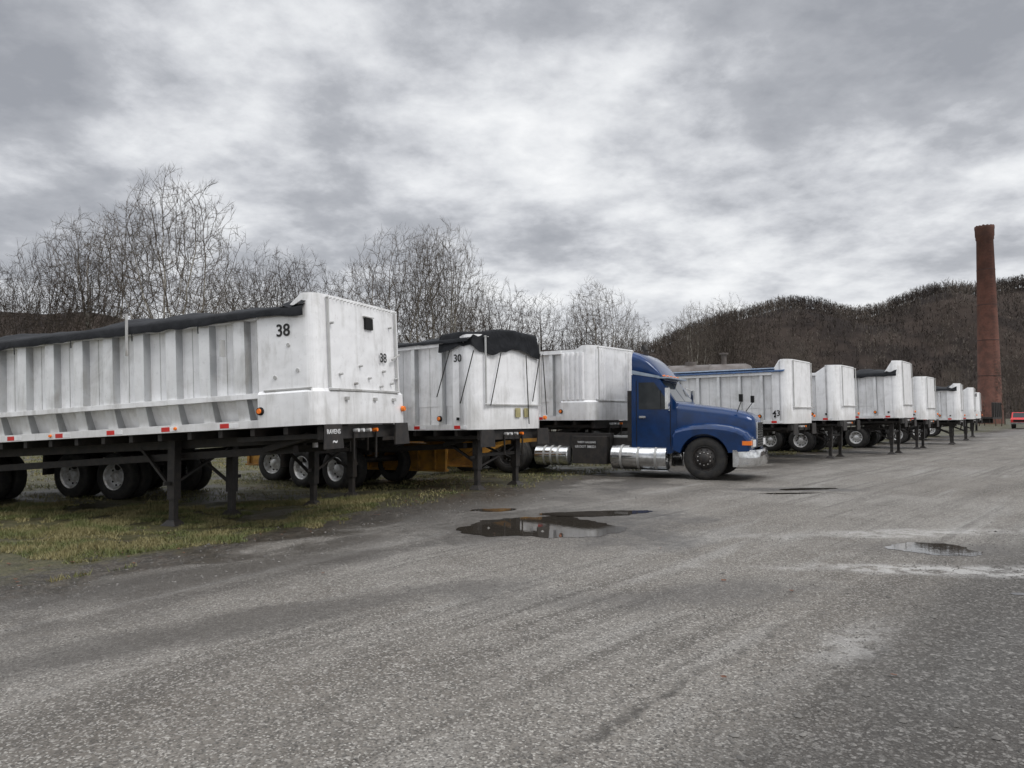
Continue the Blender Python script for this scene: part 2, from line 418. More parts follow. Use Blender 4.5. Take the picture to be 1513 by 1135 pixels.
dump_trailer(15.2,30.0,.80,-.60,L=8.0,zb=1.46,tilt=1.4,rib=.7,ribw=.13,r=.3,hF=2.25,hS=1.75,fl=.6,lower=False,cover='black',legs=.5,tand=3.9,front='smooth')
dump_trailer(18.6,34.6,.78,-.62,L=7.4,zb=1.36,tilt=1.0,rib=.7,ribw=.13,r=.4,hF=1.95,hS=1.75,fl=.8,lower=False,cover='none',legs=.5,tand=3.0,front='smooth')
dump_trailer(23.2,39.8,.84,-.54,L=7.4,zb=1.30,tilt=1.0,rib=.7,ribw=.13,r=.3,hF=1.9,hS=1.6,fl=.6,lower=False,cover='black',legs=.5,tand=3.0,front='smooth')
dump_trailer(27.6,46.0,.84,-.54,L=7.4,zb=1.30,tilt=1.0,rib=.7,ribw=.13,r=.3,hF=1.9,hS=1.7,fl=.6,lower=False,cover='none',legs=.5,tand=3.0,front='smooth')
dump_trailer(32.2,53.0,.84,-.54,L=7.4,zb=1.30,tilt=1.0,rib=.7,ribw=.13,r=.3,hF=1.8,hS=1.6,fl=.6,lower=False,cover='black',legs=.5,tand=3.0,front='smooth')

# ------------------------------------------------------------ blue semi tractor
def tractor():
    hx,hy=.9,-.436
    ang=math.atan2(hy,hx); c,s_=math.cos(ang),math.sin(ang)
    lx,ly=-1.2,-1.1
    ox=4.68-(c*lx-s_*ly); oy=18.75-(s_*lx+c*ly)
    P=empty('semi_tractor',ox,oy,ang)
    b=MB()
    rings=[]
    for x,hw,z0,z1,r in((-.08,.46,.80,1.38,.12),(-.10,.52,.77,1.48,.17),(-.17,.58,.76,1.565,.20),(-.30,.62,.76,1.63,.23),(-.55,.68,.76,1.70,.25),(-.85,.73,.77,1.755,.26),(-1.2,.80,.78,1.80,.27),(-1.8,.94,.8,1.875,.27),(-1.95,.97,.8,1.895,.27)):
        rings.append(rring(x,hw,z0,z1,r,8))
    b.loft(rings,'blue')
    arch=[(-1.2+.60*math.cos(R(a)),.52+.60*math.sin(R(a))) for a in range(168,12,-9)]
    for sg in(-1,1):
        poly=[(-.12,.72),(-.09,.90),(-.12,1.05),(-.22,1.18),(-.38,1.27),(-.6,1.33),(-.9,1.37),(-1.2,1.38),(-1.5,1.36),(-1.75,1.31),(-1.95,1.24),(-2.02,1.1),(-2.02,.72)]
        full=poly+arch
        ys=[.5,.94,1.03,1.10,1.145,1.17]; ins=[0,0,.03,.08,.15,.24]
        rr=[]
        cx_=-1.2
        for y,i_ in zip(ys,ins):
            rr.append([(cx_+(x-cx_)*(1-i_*.34),sg*y,(z-i_*.55*max(0,(z-.75)/.6))) if (x,z) in poly else (x,sg*y,z) for x,z in full])
        n=len(full)
        vs=[p for q in rr for p in q]; fs=[]
        for k in range(5):
            for i in range(n): fs.append((k*n+i,k*n+(i+1)%n,(k+1)*n+(i+1)%n,(k+1)*n+i))
        b.add(vs,fs,'blue',None,False); b.add(rr[-1],[tuple(range(n))],'blue')
    cab=[(-1.90,.70),(-1.90,1.88),(-2.32,2.46),(-2.48,2.56),(-3.05,2.60),(-3.05,.62),(-2.05,.62)]
    b.extr(cab,-1.02,1.02,'blue')
    rr=[]
    for x,hw,z0,z1,r in((-2.28,.78,2.46,2.52,.02),(-2.45,.86,2.50,2.76,.08),(-2.65,.92,2.52,2.98,.15),(-2.85,.97,2.52,3.12,.2),(-3.05,.99,2.52,3.20,.22)):
        rr.append(rring(x,hw,z0,z1,r))
    b.loft(rr,'blue')
    for sg in(-1,1):
        b.add([(-2.30,sg*1.03,2.50),(-3.04,sg*1.03,2.62),(-3.04,sg*1.03,2.72),(-2.32,sg*1.03,2.56)],[(0,1,2,3)],'bluestripe')
        b.cyl((-2.0,sg*.98,1.2),(-2.0,sg*.98,1.9),.03,.03,8,'dark')
    for sg in(-1,1):
        y=sg*1.024
        b.box(-2.06,-2.045,min(y,y+sg*.004),max(y,y+sg*.004),.8,1.85,'dark'); b.box(-2.93,-2.915,min(y,y+sg*.004),max(y,y+sg*.004),.8,2.45,'dark')
        b.box(-2.85,-2.68,min(y,y+sg*.03),max(y,y+sg*.03),1.5,1.55,'chrome')
        b.add([(-2.10,y+sg*.004,1.72),(-2.86,y+sg*.004,1.72),(-2.86,y+sg*.004,2.40),(-2.46,y+sg*.004,2.40),(-2.12,y+sg*.004,1.93)],[(0,1,2,3,4)],'glass')
        b.box(-2.30,-2.285,min(y,y+sg*.012),max(y,y+sg*.012),1.72,2.2,'dark')
        b.beam((-2.15,sg*1.03,2.3),(-2.0,sg*1.35,2.25),.025,.025,'chrome'); b.beam((-2.1,sg*1.03,1.65),(-2.0,sg*1.35,1.7),.025,.025,'chrome')
        b.box(-2.07,-1.99,sg*1.38-.09,sg*1.38+.09,1.72,2.24,'chrome')
        b.box(-2.8,-2.1,min(sg*.9,sg*1.12),max(sg*.9,sg*1.12),.42,.46,'chrome')
    d=Vector((-.42,0,.58)).normalized(); nrm=Vector((.58,0,.42)).normalized()
    p=Vector((-1.90,0,1.88))+nrm*.006
    for y0,y1 in((-.94,-.03),(.03,.94)):
        b.add([p+d*.05+Vector((0,y0,0)),p+d*.05+Vector((0,y1,0)),p+d*.66+Vector((0,y1*.95,0)),p+d*.66+Vector((0,y0*.95,0))],[(0,1,2,3)],'glass')
    b.box(-2.4,-2.1,-.95,.95,2.50,2.54,'bluestripe')
    for y in(-.7,-.35,0,.35,.7): b.cyl((-2.36,y,2.56),(-2.26,y,2.58),.03,.02,8,'orange')
    b.box(-.11,-.045,-.42,.42,.80,1.40,'chrome')
    for i in range(9): b.box(-.045,-.032,-.38,.38,.83+i*.062,.864+i*.062,'dark')
    rr=[]
    for y,dx in((-1.17,-.42),(-1.14,-.24),(-1.05,-.10),(-.6,.02),(0,.05),(.6,.02),(1.05,-.10),(1.14,-.24),(1.17,-.42)):
        rr.append([(dx,y,.34),(dx+.03,y,.40),(dx+.045,y,.54),(dx+.03,y,.68),(dx,y,.74),(dx-.10,y,.74),(dx-.1,y,.34)])
    b.loft(rr,'chrome')
    for sg in(-1,1):
        a,c2=sorted((sg*.60,sg*1.02))
        b.box(-.14,-.075,a,c2,.80,1.0,'chrome'); 
        b.box(-.075,-.06,a+.02,c2-.02,.82,.98,'white')
        a,c2=sorted((sg*1.03,sg*1.172)); b.box(-.30,-.09,a,c2,.86,.96,'orange')
        b.beam((-.5,sg*.62,1.65),(-.35,sg*.9,1.92),.015,.015,'dark'); b.box(-.40,-.32,sg*.9-.07,sg*.9+.07,1.9,2.08,'dark')
    b.obj('cab_and_hood',P,.012)
    g=MB()
    for y in(-.43,.43): g.box(-8.6,-.2,y-.05,y+.05,.72,.98,'black')
    for x in(-3.4,-4.5,-5.6,-6.5,-7.6,-8.5): g.box(x-.06,x+.06,-.38,.38,.75,.95,'black')
    for sg in(-1,1): wheel(g,-1.2,sg*1.12,.52,sg,False,'black',True,1.04)
    g.cyl((-1.2,-1,.5),(-1.2,1,.5),.07,.07,10,'black')
    for x in(-6.5,-7.82):
        for sg in(-1,1): wheel(g,x,sg*1.15,.50+gh(-1,20),sg,True,'black')
        g.cyl((x,-1.1,.5),(x,1.1,.5),.1,.1,10,'black')
        g.box(x-.5,x+.5,-.6,.6,.55,.75,'black')
    def tank(x0,x1,y,z,r,m='chrome'):
        rr=[]
        for x,q in((x0,.0),(x0+.005,.8),(x0+.04,1.),(x1-.04,1.),(x1-.005,.8),(x1,.0)):
            rr.append([(x,y+r*q*math.cos(2*math.pi*i/24),z+r*q*math.sin(2*math.pi*i/24)) for i in range(24)])
        g.loft(rr,m,caps=False)
        for xx in(x0+.3,(x0+x1)/2,x1-.3):
            g.cyl((xx-.03,y,z),(xx+.03,y,z),r+.008,r+.008,24,'alud',None,False)
    for sg in(-1,1):
        tank(-3.62,-2.12,sg*.85,.50,.31)
    tank(-5.75,-4.75,-.9,.50,.26,'chrome')
    g.box(-4.7,-3.75,-.95,-.5,.30,1.02,'black'); g.box(-4.6,-3.8,.5,.95,.45,.95,'black')
    g.box(-6.0,-3.7,-.7,-.5,.7,1.1,'black')
    g.box(-2.8,-2.1,-1.08,-.85,.16,.2,'chrome')
    g.box(-4.6,-3.2,-.45,.45,.98,1.02,'alud')
    g.box(-7.6,-6.7,-.45,.45,1.02,1.15,'black')
    g.beam((-3.2,-.3,1.05),(-3.2,-.3,2.3),.05,.05,'black')
    g.cyl((-3.18,.78,.9),(-3.18,.78,3.35),.075,.075,14,'black'); g.cyl((-3.18,.78,3.35),(-3.26,.78,3.5),.075,.075,14,'black')
    g.box(-3.20,-3.08,-.9,.9,.9,2.2,'black')
    for sg in(-1,1): g.box(-8.55,-8.53,sg*.9-.3,sg*.9+.3,.15,.95,'black')
    g.obj('chassis',P,.006)
    RX=Matrix.Rotation(R(90),4,'X')
    text('US DOT 388221',.085,'letter',Matrix.Translation((-4.62,-.955,.72))@RX,P,'lettering',.001)
    text('WEST HAULING',.07,'letter',Matrix.Translation((-4.55,-.955,.84))@RX,P,'lettering',.001)
tractor()

def chassis_trailer():
    P=empty('yellow_chassis_trailer',-1.3,20.3,math.atan2(-.40,.92))
    g=MB()
    for y in(-.9,.9):
        g.box(-6.4,0,y-.05,y+.05,.20,.80,'yellow'); g.box(-6.4,0.02,y-.12,y+.12,.80,.86,'yellow'); g.box(-6.4,0.02,y-.12,y+.12,.15,.20,'yellow')
    for i in range(13): g.box(-6.3+i*.5,-6.26+i*.5,-1.01,-.951,.2,.8,'yellow')
    for i in range(7): g.box(-6.3+i*1.0,-6.18+i*1.0,-.8,.8,.60,.78,'yellow')
    for y in(-.85,.65): g.extr([(0.03,.40),(.9,.80),(1.9,.90),(1.9,1.15),(.75,1.12),(0.03,.86)],y,y+.2,'yellow')
    g.box(-.6,0,-.99,.99,.87,.93,'yellow')
    for x in(-5.2,-3.9):
        for s in(-1,1): wheel(g,x,s*1.30,.48+gh(-5,0),s)
        g.cyl((x,-1.1,.4),(x,1.1,.4),.08,.08,8,'black')
    g.obj('frame_and_wheels',P,.01)
chassis_trailer()
def tank_trailer():
    P=empty('tank_trailer',11.2,35.5,math.atan2(-.5,.86)); g=MB()
    rr=[]
    for x,q in((-7.6,.02),(-7.55,.6),(-7.4,.92),(-7.2,1),(-.4,1),(-.2,.92),(-.05,.6),(0,.02)):
        rr.append([(x,1.0*q*math.cos(2*math.pi*i/32),2.95+1.0*q*math.sin(2*math.pi*i/32)) for i in range(32)])
    g.loft(rr,'tank',caps=False)
    for x in(-6,-4,-2): g.cyl((x-.04,0,2.95),(x+.04,0,2.95),1.02,1.02,32,'tank',None,False)
    g.cyl((-3,0,3.9),(-3,0,4.1),.28,.28,16,'tank'); g.cyl((-1.4,0,3.9),(-1.4,0,4.4),.12,.12,12,'tank'); g.cyl((-1.4,0,4.4),(-1.4,0,4.48),.2,.2,12,'tank')
    for y in(-.4,.4): g.box(-7,-.6,y-.08,y+.08,1.1,2.3,'black')
    for x in(-6.3,-5):
        for s in(-1,1): wheel(g,x,s*1.2,.5,s)
    for s in(-1,1): g.box(-2.1,-1.95,s*.7-.07,s*.7+.07,0,1.2,'black')
    g.obj('tank_body',P)
tank_trailer()
def flatbed():
    P=empty('flatbed_trailer',46.0,73.0,math.atan2(-.75,.65)); g=MB()
    g.box(-9,0,-1.25,1.25,1.15,1.32,'black')
    for y in(-.45,.45): g.box(-9,-.5,y-.08,y+.08,.75,1.15,'black')
    g.box(-.1,0,-1.2,1.2,1.32,2.7,'black')
    for i in range(5): g.box(0,.06,-1.1+i*.52,-1.02+i*.52,1.32,2.65,'black')
    for x in(-7.6,-6.3):
        for s in(-1,1): wheel(g,x,s*1.2,.5,s)
    for s in(-1,1): g.box(-2.1,-1.95,s*.7-.07,s*.7+.07,0,1.1,'black')
    g.obj('deck_and_wheels',P)
flatbed()
def pickup():
    P=empty('red_pickup_truck',55.5,84,math.atan2(-.8,-.6)); g=MB()
    side=[(0,.55),(.02,1.0),(-.15,1.12),(-1.3,1.2),(-1.95,1.78),(-3.0,1.8),(-3.25,1.2),(-5.3,1.2),(-5.35,.55),(-4.6,.5),(-4.45,.85),(-4.1,1.0),(-3.75,.85),(-3.6,.5),(-1.4,.5),(-1.25,.85),(-.9,1.0),(-.55,.85),(-.4,.5)]
    g.extr(side,-.95,.95,'redpaint')
    for s in(-1,1):
        g.add([(-1.45,s*.955,1.22),(-2.0,s*.955,1.7),(-2.9,s*.955,1.7),(-3.05,s*.955,1.22)],[(0,1,2,3)],'glass')
        for x in(-.9,-4.1): wheel(g,x,s*.93,.37,s,False,'rim',False,.74)
    g.box(0,.08,-.95,.95,.5,.7,'chrome'); g.box(.0,.04,-.7,.7,.75,1.0,'dark')
    g.add([(-1.32,-.85,1.22),(-1.32,.85,1.22),(-1.9,.8,1.74),(-1.9,-.8,1.74)],[(0,1,2,3)],'glass')
    g.obj('body',P)
pickup()

# ------------------------------------------------------------ brick smokestack
def stack():
    m,h,b=newmat('red_brick')
    tc=h.n('ShaderNodeTexCoord'); o=tc.outputs['Object']
    sp=h.n('ShaderNodeSeparateXYZ'); h.l(o,sp.inputs[0])
    a=h.m('ARCTAN2',sp.outputs[1],sp.outputs[0]); cb=h.n('ShaderNodeCombineXYZ')
    h.l(h.m('MULTIPLY',a,1.6),cb.inputs[0]); h.l(sp.outputs[2],cb.inputs[1])
    br=h.n('ShaderNodeTexBrick'); h.l(cb.outputs[0],br.inputs['Vector']); br.inputs['Scale'].default_value=3.2
    br.inputs['Color1'].default_value=(.20,.075,.05,1); br.inputs['Color2'].default_value=(.14,.052,.036,1); br.inputs['Mortar'].default_value=(.20,.14,.12,1)
    nz=h.noise(o,.6,6,.7)
    c=h.mix(h.m('MULTIPLY',h.ss(nz,.4,.62),.7),br.outputs['Color'],(.085,.045,.036))
    c=h.mix(h.m('MULTIPLY',h.ss(sp.outputs[2],26.,33.),.35),c,(.08,.05,.042))
    h.l(c,b.inputs['Base Color']); b.inputs['Roughness'].default_value=.9
    M['brick']=m; M['stackdark']=simple('sooty_cap',(.07,.04,.035),.9)
    P=empty('brick_smokestack',80.8,130,0); g=MB()
    prof=[(0,1.95),(3,1.9),(3.2,1.82),(31.2,1.27),(31.25,1.36),(31.8,1.38),(31.85,1.44),(33.0,1.46),(33.05,1.5),(33.5,1.5)]
    g.loft([[(r*math.cos(2*math.pi*i/40),r*math.sin(2*math.pi*i/40),z) for i in range(40)] for z,r in prof],'brick',caps=False)
    g.loft([[(r*math.cos(2*math.pi*i/40),r*math.sin(2*math.pi*i/40),z) for i in range(40)] for z,r in((33.5,1.5),(33.5,1.1),(30,1.1))],'stackdark',caps=False)
    for z in(8,14,20,26): 
        r=1.82-(z-3.2)*(.55/28)
        g.cyl((0,0,z),(0,0,z+.12),r+.03,r+.028,40,'stackdark',None,False)
    for z in np.arange(1,33,.5): g.box(-.25,.25,-1.95+z*.02-.02,-1.93+z*.02,z,z+.04,'stackdark')
    for i in range(14):
        t=i*.45; g.box(1.3*math.cos(t)-.12,1.3*math.cos(t)+.12,1.3*math.sin(t)-.12,1.3*math.sin(t)+.12,33.5,33.5+.1+.12*random.random(),'brick')
    o=g.obj('shaft',P); P.rotation_euler=(0,R(-.5),0)
stack()

# ------------------------------------------------------------ ground
def ground():
    m,h,b=newmat('ground')
    ge=h.n('ShaderNodeNewGeometry'); pos=ge.outputs['Position']
    sp=h.n('ShaderNodeSeparateXYZ'); h.l(pos,sp.inputs[0]); X,Y=sp.outputs[0],sp.outputs[1]
    dx=h.m('SUBTRACT',X,2.5)
    e=h.m('SUBTRACT',h.m('SUBTRACT',Y,19.5),h.m('MINIMUM',h.m('MULTIPLY',dx,1.55),h.m('MULTIPLY',dx,1.2)))
    nL=h.noise(pos,.22,3,.55,.3); nM=h.noise(pos,.8,4,.6,.4); nF=h.noise(pos,5,4,.65); nV=h.noise(pos,38,3,.7)
    e2=h.m('ADD',e,h.m('ADD',h.m('MULTIPLY',h.m('SUBTRACT',nM,.5),5.0),h.m('MULTIPLY',h.m('SUBTRACT',nF,.5),2.4)))
    vo=h.n('ShaderNodeTexVoronoi'); vo.inputs['Scale'].default_value=85; h.l(pos,vo.inputs['Vector'])
    vs=h.n('ShaderNodeSeparateColor'); h.l(vo.outputs['Color'],vs.inputs[0])
    vo2=h.n('ShaderNodeTexVoronoi'); vo2.inputs['Scale'].default_value=46; h.l(pos,vo2.inputs['Vector'])
    vs2=h.n('ShaderNodeSeparateColor'); h.l(vo2.outputs['Color'],vs2.inputs[0])
    asp=h.mix(h.ss(nL,.3,.7),(.158,.141,.120),(.225,.210,.188))
    asp=h.mix(h.m('MULTIPLY',h.ss(nM,.45,.70),.65),asp,(.098,.084,.069))
    ca,sa=math.cos(R(50)),math.sin(R(50))
    al=h.m('ADD',h.m('MULTIPLY',X,ca),h.m('MULTIPLY',Y,sa)); ac=h.m('SUBTRACT',h.m('MULTIPLY',Y,ca),h.m('MULTIPLY',X,sa))
    cb=h.n('ShaderNodeCombineXYZ'); h.l(h.m('MULTIPLY',al,.16),cb.inputs[0]); h.l(h.m('MULTIPLY',ac,1.5),cb.inputs[1])
    nS=h.noise(cb.outputs[0],1.1,4,.6,.3)
    asp=h.mix(h.m('MULTIPLY',h.ss(nS,.50,.66),.65),asp,(.080,.070,.059))
    asp=h.mix(h.m('MULTIPLY',h.m('SUBTRACT',1.,h.ss(nS,.30,.46)),.5),asp,(.32,.31,.29))
    cb2=h.n('ShaderNodeCombineXYZ'); h.l(h.m('MULTIPLY',al,.10),cb2.inputs[0]); h.l(h.m('MULTIPLY',ac,6.),cb2.inputs[1])
    nT=h.noise(cb2.outputs[0],.9,3,.5,.2)
    asp=h.mix(h.m('MULTIPLY',h.m('MULTIPLY',h.ss(nT,.52,.66),h.ss(nL,.38,.58)),.65),asp,(.070,.061,.051))
    asp=h.mix(h.m('MULTIPLY',h.ss(vs.outputs[0],.72,.95),.6),asp,(.50,.48,.44))
    asp=h.mix(h.m('MULTIPLY',h.ss(vs.outputs[1],.55,.9),.65),asp,(.042,.039,.035))
    asp=h.mix(h.m('MULTIPLY',h.ss(vs2.outputs[0],.90,.97),.45),asp,(.38,.36,.33))
    asp=h.mix(h.m('MULTIPLY',h.ss(nV,.52,.72),.5),asp,(.055,.051,.046))
    seam=h.m('SUBTRACT',h.m('SUBTRACT',Y,3.58),h.m('MULTIPLY',h.m('SUBTRACT',X,.14),1.18))
    seam=h.m('ADD',seam,h.m('ADD',h.m('MULTIPLY',h.m('SUBTRACT',nM,.5),.9),h.m('MULTIPLY',h.m('SUBTRACT',nF,.5),.35)))
    crk=h.m('SUBTRACT',1.,h.ss(h.m('ABSOLUTE',seam),.0,.13))
    near=h.m('SUBTRACT',1.,h.ss(Y,5.0,7.5))
    marg=h.m('MULTIPLY',h.m('SUBTRACT',1.,h.ss(seam,-1.7,-.1)),h.m('SUBTRACT',1.,h.ss(Y,7.,14.)))
    grav=h.mix(h.m('MULTIPLY',h.ss(vs2.outputs[1],.6,1.),h.ss(nV,.35,.6)),(.034,.031,.028),(.24,.23,.215))
    asp=h.mix(h.m('MULTIPLY',marg,.76),asp,grav)
    asp=h.mix(h.m('MULTIPLY',h.m('MULTIPLY',crk,near),h.m('MULTIPLY',h.ss(nF,.35,.65),.8)),asp,(.045,.04,.035))
    def blob(cx,cy,rx,ry,rot=0.,amp=1.2):
        c,s=math.cos(rot),math.sin(rot)
        a=h.m('SUBTRACT',X,cx); d=h.m('SUBTRACT',Y,cy)
        u=h.m('DIVIDE',h.m('ADD',h.m('MULTIPLY',a,c),h.m('MULTIPLY',d,s)),rx)
        v=h.m('DIVIDE',h.m('SUBTRACT',h.m('MULTIPLY',d,c),h.m('MULTIPLY',a,s)),ry)
        q=h.m('SQRT',h.m('ADD',h.m('MULTIPLY',u,u),h.m('MULTIPLY',v,v)))
        q=h.m('ADD',q,h.m('MULTIPLY',h.m('SUBTRACT',nM,.5),amp))
        q=h.m('ADD',q,h.m('MULTIPLY',h.m('SUBTRACT',nF,.5),1.0))
        return h.m('SUBTRACT',1.,h.ss(q,.35,1.25))
    pale=h.m('MAXIMUM',h.m('MAXIMUM',blob(4.6,7.9,2.0,.35,-.12,2.4),h.m('MULTIPLY',blob(2.4,5.5,.9,.25,.85,1.9),.5)),h.m('MULTIPLY',blob(5.2,10.4,2.4,.35,.15,2.5),.7))
    pale=h.m('MULTIPLY',pale,h.ss(nF,.36,.58))
    asp=h.mix(h.m('MULTIPLY',pale,.6),asp,(.52,.51,.49))
    w1=blob(.5,11.3,2.6,2.2,.25,2.); w2=blob(5.0,9.25,1.1,.55); w3=blob(6.0,16.4,1.8,.5,0,2.); w4=blob(-3.4,8.4,2.8,.8,.5,2.2); w5=blob(-1,14,3.5,1.8,1.0)
    w6=blob(1.6,6.9,1.6,.5,.2,2.5); w7=blob(-2.2,6.2,2.6,.5,.5,2.2)
    wet=h.m('MAXIMUM',h.m('MAXIMUM',w1,w3),h.m('MAXIMUM',h.m('MULTIPLY',w2,.6),h.m('MAXIMUM',h.m('MULTIPLY',w4,.85),h.m('MAXIMUM',w5,h.m('MAXIMUM',h.m('MULTIPLY',w6,.6),h.m('MULTIPLY',w7,.75))))))
    wet=h.m('MAXIMUM',wet,h.m('MULTIPLY',h.ss(e,-6.5,-.5),h.ss(nM,.32,.58)))
    asp=h.mix(h.m('MULTIPLY',wet,.72),asp,(.036,.030,.024))
    dirt=h.mix(h.ss(nF,.35,.65),(.030,.025,.019),(.070,.058,.045))
    dirt=h.mix(h.m('MULTIPLY',h.ss(vs2.outputs[2],.8,.95),.5),dirt,(.2,.19,.17))
    grs=h.mix(h.ss(nF,.3,.7),(.062,.062,.022),(.105,.092,.044))
    grs=h.mix(h.m('MULTIPLY',h.ss(nM,.46,.60),.75),grs,dirt)
    grs=h.mix(h.m('MULTIPLY',h.ss(nV,.42,.62),.6),grs,(.022,.022,.010))
    c=h.mix(h.ss(e2,-1.2,.1),asp,dirt)
    c=h.mix(h.ss(e2,1.0,2.2),c,grs)
    h.l(c,b.inputs['Base Color'])
    ro=h.m('SUBTRACT',.80,h.m('MULTIPLY',wet,.48)); h.l(ro,b.inputs['Roughness'])
    b.inputs['Specular IOR Level'].default_value=.4
    hg=h.m('ADD',h.m('MULTIPLY',vo.outputs['Distance'],.5),h.m('ADD',h.m('MULTIPLY',vs2.outputs[1],.45),h.m('MULTIPLY',h.noise(pos,38,2,.7),1.2)))
    bn=h.n('ShaderNodeBump'); bn.inputs['Strength'].default_value=.85; bn.inputs['Distance'].default_value=.013
    h.l(hg,bn.inputs['Height']); h.l(bn.outputs[0],b.inputs['Normal'])
    xs=np.concatenate([[-2500,-900,-300,-120,-60,-35],np.arange(-25,30,.5),[32,38,50,70,100,180,400,900,2500]])
    ys=np.concatenate([[-1500,-300,-60,-20],np.arange(-6,40,1.),[45,60,90,140,250,500,1200,3000]])
    vs_=[(x,y,gh(x,y)) for x in xs for y in ys]; ny=len(ys)
    fs=[(i*ny+j,(i+1)*ny+j,(i+1)*ny+j+1,i*ny+j+1) for i in range(len(xs)-1) for j in range(ny-1)]
    me=bpy.data.meshes.new('ground'); me.from_pydata(vs_,[],fs); me.materials.append(m)
    me.polygons.foreach_set('use_smooth',[True]*len(fs))
    o=bpy.data.objects.new('ground',me); S.collection.objects.link(o)
ground()
m,h,b=newmat('puddle_water'); 
tc=h.n('ShaderNodeTexCoord')
h.l(h.mix(h.noise(tc.outputs['Object'],2.),(.030,.026,.022),(.05,.043,.035)),b.inputs['Base Color'])
b.inputs['Roughness'].default_value=.02; b.inputs['IOR'].default_value=1.75
bn=h.n('ShaderNodeBump'); bn.inputs['Strength'].default_value=.03; bn.inputs['Distance'].default_value=.01
h.l(h.noise(tc.outputs['Object'],9.),bn.inputs['Height']); h.l(bn.outputs[0],b.inputs['Normal'])
M['water']=m
def puddle(cx,cy,rx,ry,rot,seed):
    rn=random.Random(seed); ph=[rn.random()*7 for _ in range(8)]; pts=[]
    for i in range(200):
        t=2*math.pi*i/200
        q=1+.09*math.sin(2*t+ph[0])+.09*math.sin(3*t+ph[1])+.05*math.sin(5*t+ph[2])+.035*math.sin(9*t+ph[3])+.025*math.sin(17*t+ph[4])+.015*math.sin(31*t+ph[5])
        x=rx*q*math.cos(t);y=ry*q*math.sin(t)
        pts.append((x*math.cos(rot)-y*math.sin(rot),x*math.sin(rot)+y*math.cos(rot),0))
    g=MB(); g.add(pts,[tuple(range(200))],'water'); o=g.obj('puddle'); o.location=(cx,cy,.004)
puddle(.42,11.0,1.02,1.1,.1,3); puddle(1.35,12.45,.85,.36,.25,8); puddle(-.3,12.9,.4,.2,.1,6); puddle(5.0,9.2,.50,.42,.05,5); puddle(6.3,16.5,.7,.18,.3,9); puddle(5.6,15.6,.6,.12,.1,2); puddle(4.6,6.9,.16,.06,0,4)

def stones():
    M['stone']=simple('stone',(.20,.19,.175),.85,0,.5,3,(.07,.065,.06))
    V=[];F=[]
    n=20000
    for i in range(n):
        k=random.random()
        if k<.66:
            y=2.8+8*random.random()**1.5; x=random.uniform(-.3,1.0)*y*.75
            if y-3.58-1.18*(x-.14)>-.1+random.gauss(0,.5) and random.random()<.85: continue
        elif k<.8: y=random.uniform(3,16); x=random.uniform(-.7,.7)*y
        else:
            x=random.uniform(-8,22); y=19.5+min(1.55*(x-2.5),1.2*(x-2.5))+random.gauss(-1,1.2)
        s=random.choice((.003,.004,.005,.006,.007,.009,.012)) * (1 if k<.8 else 1.6)
        if random.random()<.004: s=.026
        z=gh(x,y); o=len(V)
        a=random.random()*6
        for j in range(5):
            t=a+j*1.2566; q=s*random.uniform(.7,1.2); V.append((x+q*math.cos(t),y+q*math.sin(t),z+s*.15))
        V.append((x+s*.2*random.uniform(-1,1),y+s*.2*random.uniform(-1,1),z+s*random.uniform(.6,1.0)))
        for j in range(5): F.append((o+j,o+(j+1)%5,o+5))
    me=bpy.data.meshes.new('gravel'); me.from_pydata(V,[],F); me.materials.append(M['stone'])
    S.collection.objects.link(bpy.data.objects.new('gravel',me))
stones()
def grass():
    m,h,b=newmat('grass_blade'); ge=h.n('ShaderNodeNewGeometry')
    f=h.noise(ge.outputs['Position'],1.5,4); 
    c=h.mix(h.ss(f,.35,.60),(.100,.118,.034),(.21,.182,.080)); h.l(c,b.inputs['Base Color']); b.inputs['Roughness'].default_value=.7
    N=240000
    x=np.random.uniform(-26,26,N); y=np.random.uniform(7.2,40,N)
    x=np.concatenate([x,np.random.uniform(-11,-2.5,120000)]); y=np.concatenate([y,np.random.uniform(7.2,16,120000)])
    keep=(np.abs(x)/y<.75)
    e=y-19.5-np.minimum(1.55*(x-2.5),1.2*(x-2.5))
    V=[];F=[]
    for i in np.nonzero(keep&(e>.5))[0]:
        q=mn.noise((x[i]*.8,y[i]*.8,0))+.5*mn.noise((x[i]*3,y[i]*3,4))
        if e[i]+q*3.5<1.5 or q<-.12: continue
        hh=random.uniform(.022,.065)*(1+max(0,q)); a=random.random()*6.28; w=.0035+y[i]*.0004
        z=gh(x[i],y[i])-.005; o=len(V)
        V.append((x[i]-w*math.cos(a),y[i]-w*math.sin(a),z)); V.append((x[i]+w*math.cos(a),y[i]+w*math.sin(a),z))
        V.append((x[i]+random.gauss(0,.03),y[i]+random.gauss(0,.03),z+hh)); F.append((o,o+1,o+2))
    me=bpy.data.meshes.new('grass'); me.from_pydata(V,[],F); me.materials.append(m)
    S.collection.objects.link(bpy.data.objects.new('grass',me))
grass()
def leaves():
    M['leaf']=simple('dead_leaf',(.13,.055,.03),.8)
    g=MB()
    for i in range(300):
        if i<292:
            x=random.uniform(-9,1); y=19.5+1.55*(x-2.5)+random.uniform(0.5,5)
        else: y=random.uniform(4.5,12); x=random.uniform(-.6,.6)*y
        s=random.uniform(.012,.026); a=random.random()*6
        p=[(x+s*q*math.cos(a+t),y+s*q*math.sin(a+t),gh(x,y)+.012+.01*random.random()) for t,q in((0,1.3),(1,.8),(2,1),(3.1,1.2),(4,.8),(5.2,1))]
        g.add(p,[tuple(range(6))],'leaf')
    g.obj('fallen_leaves')
leaves()

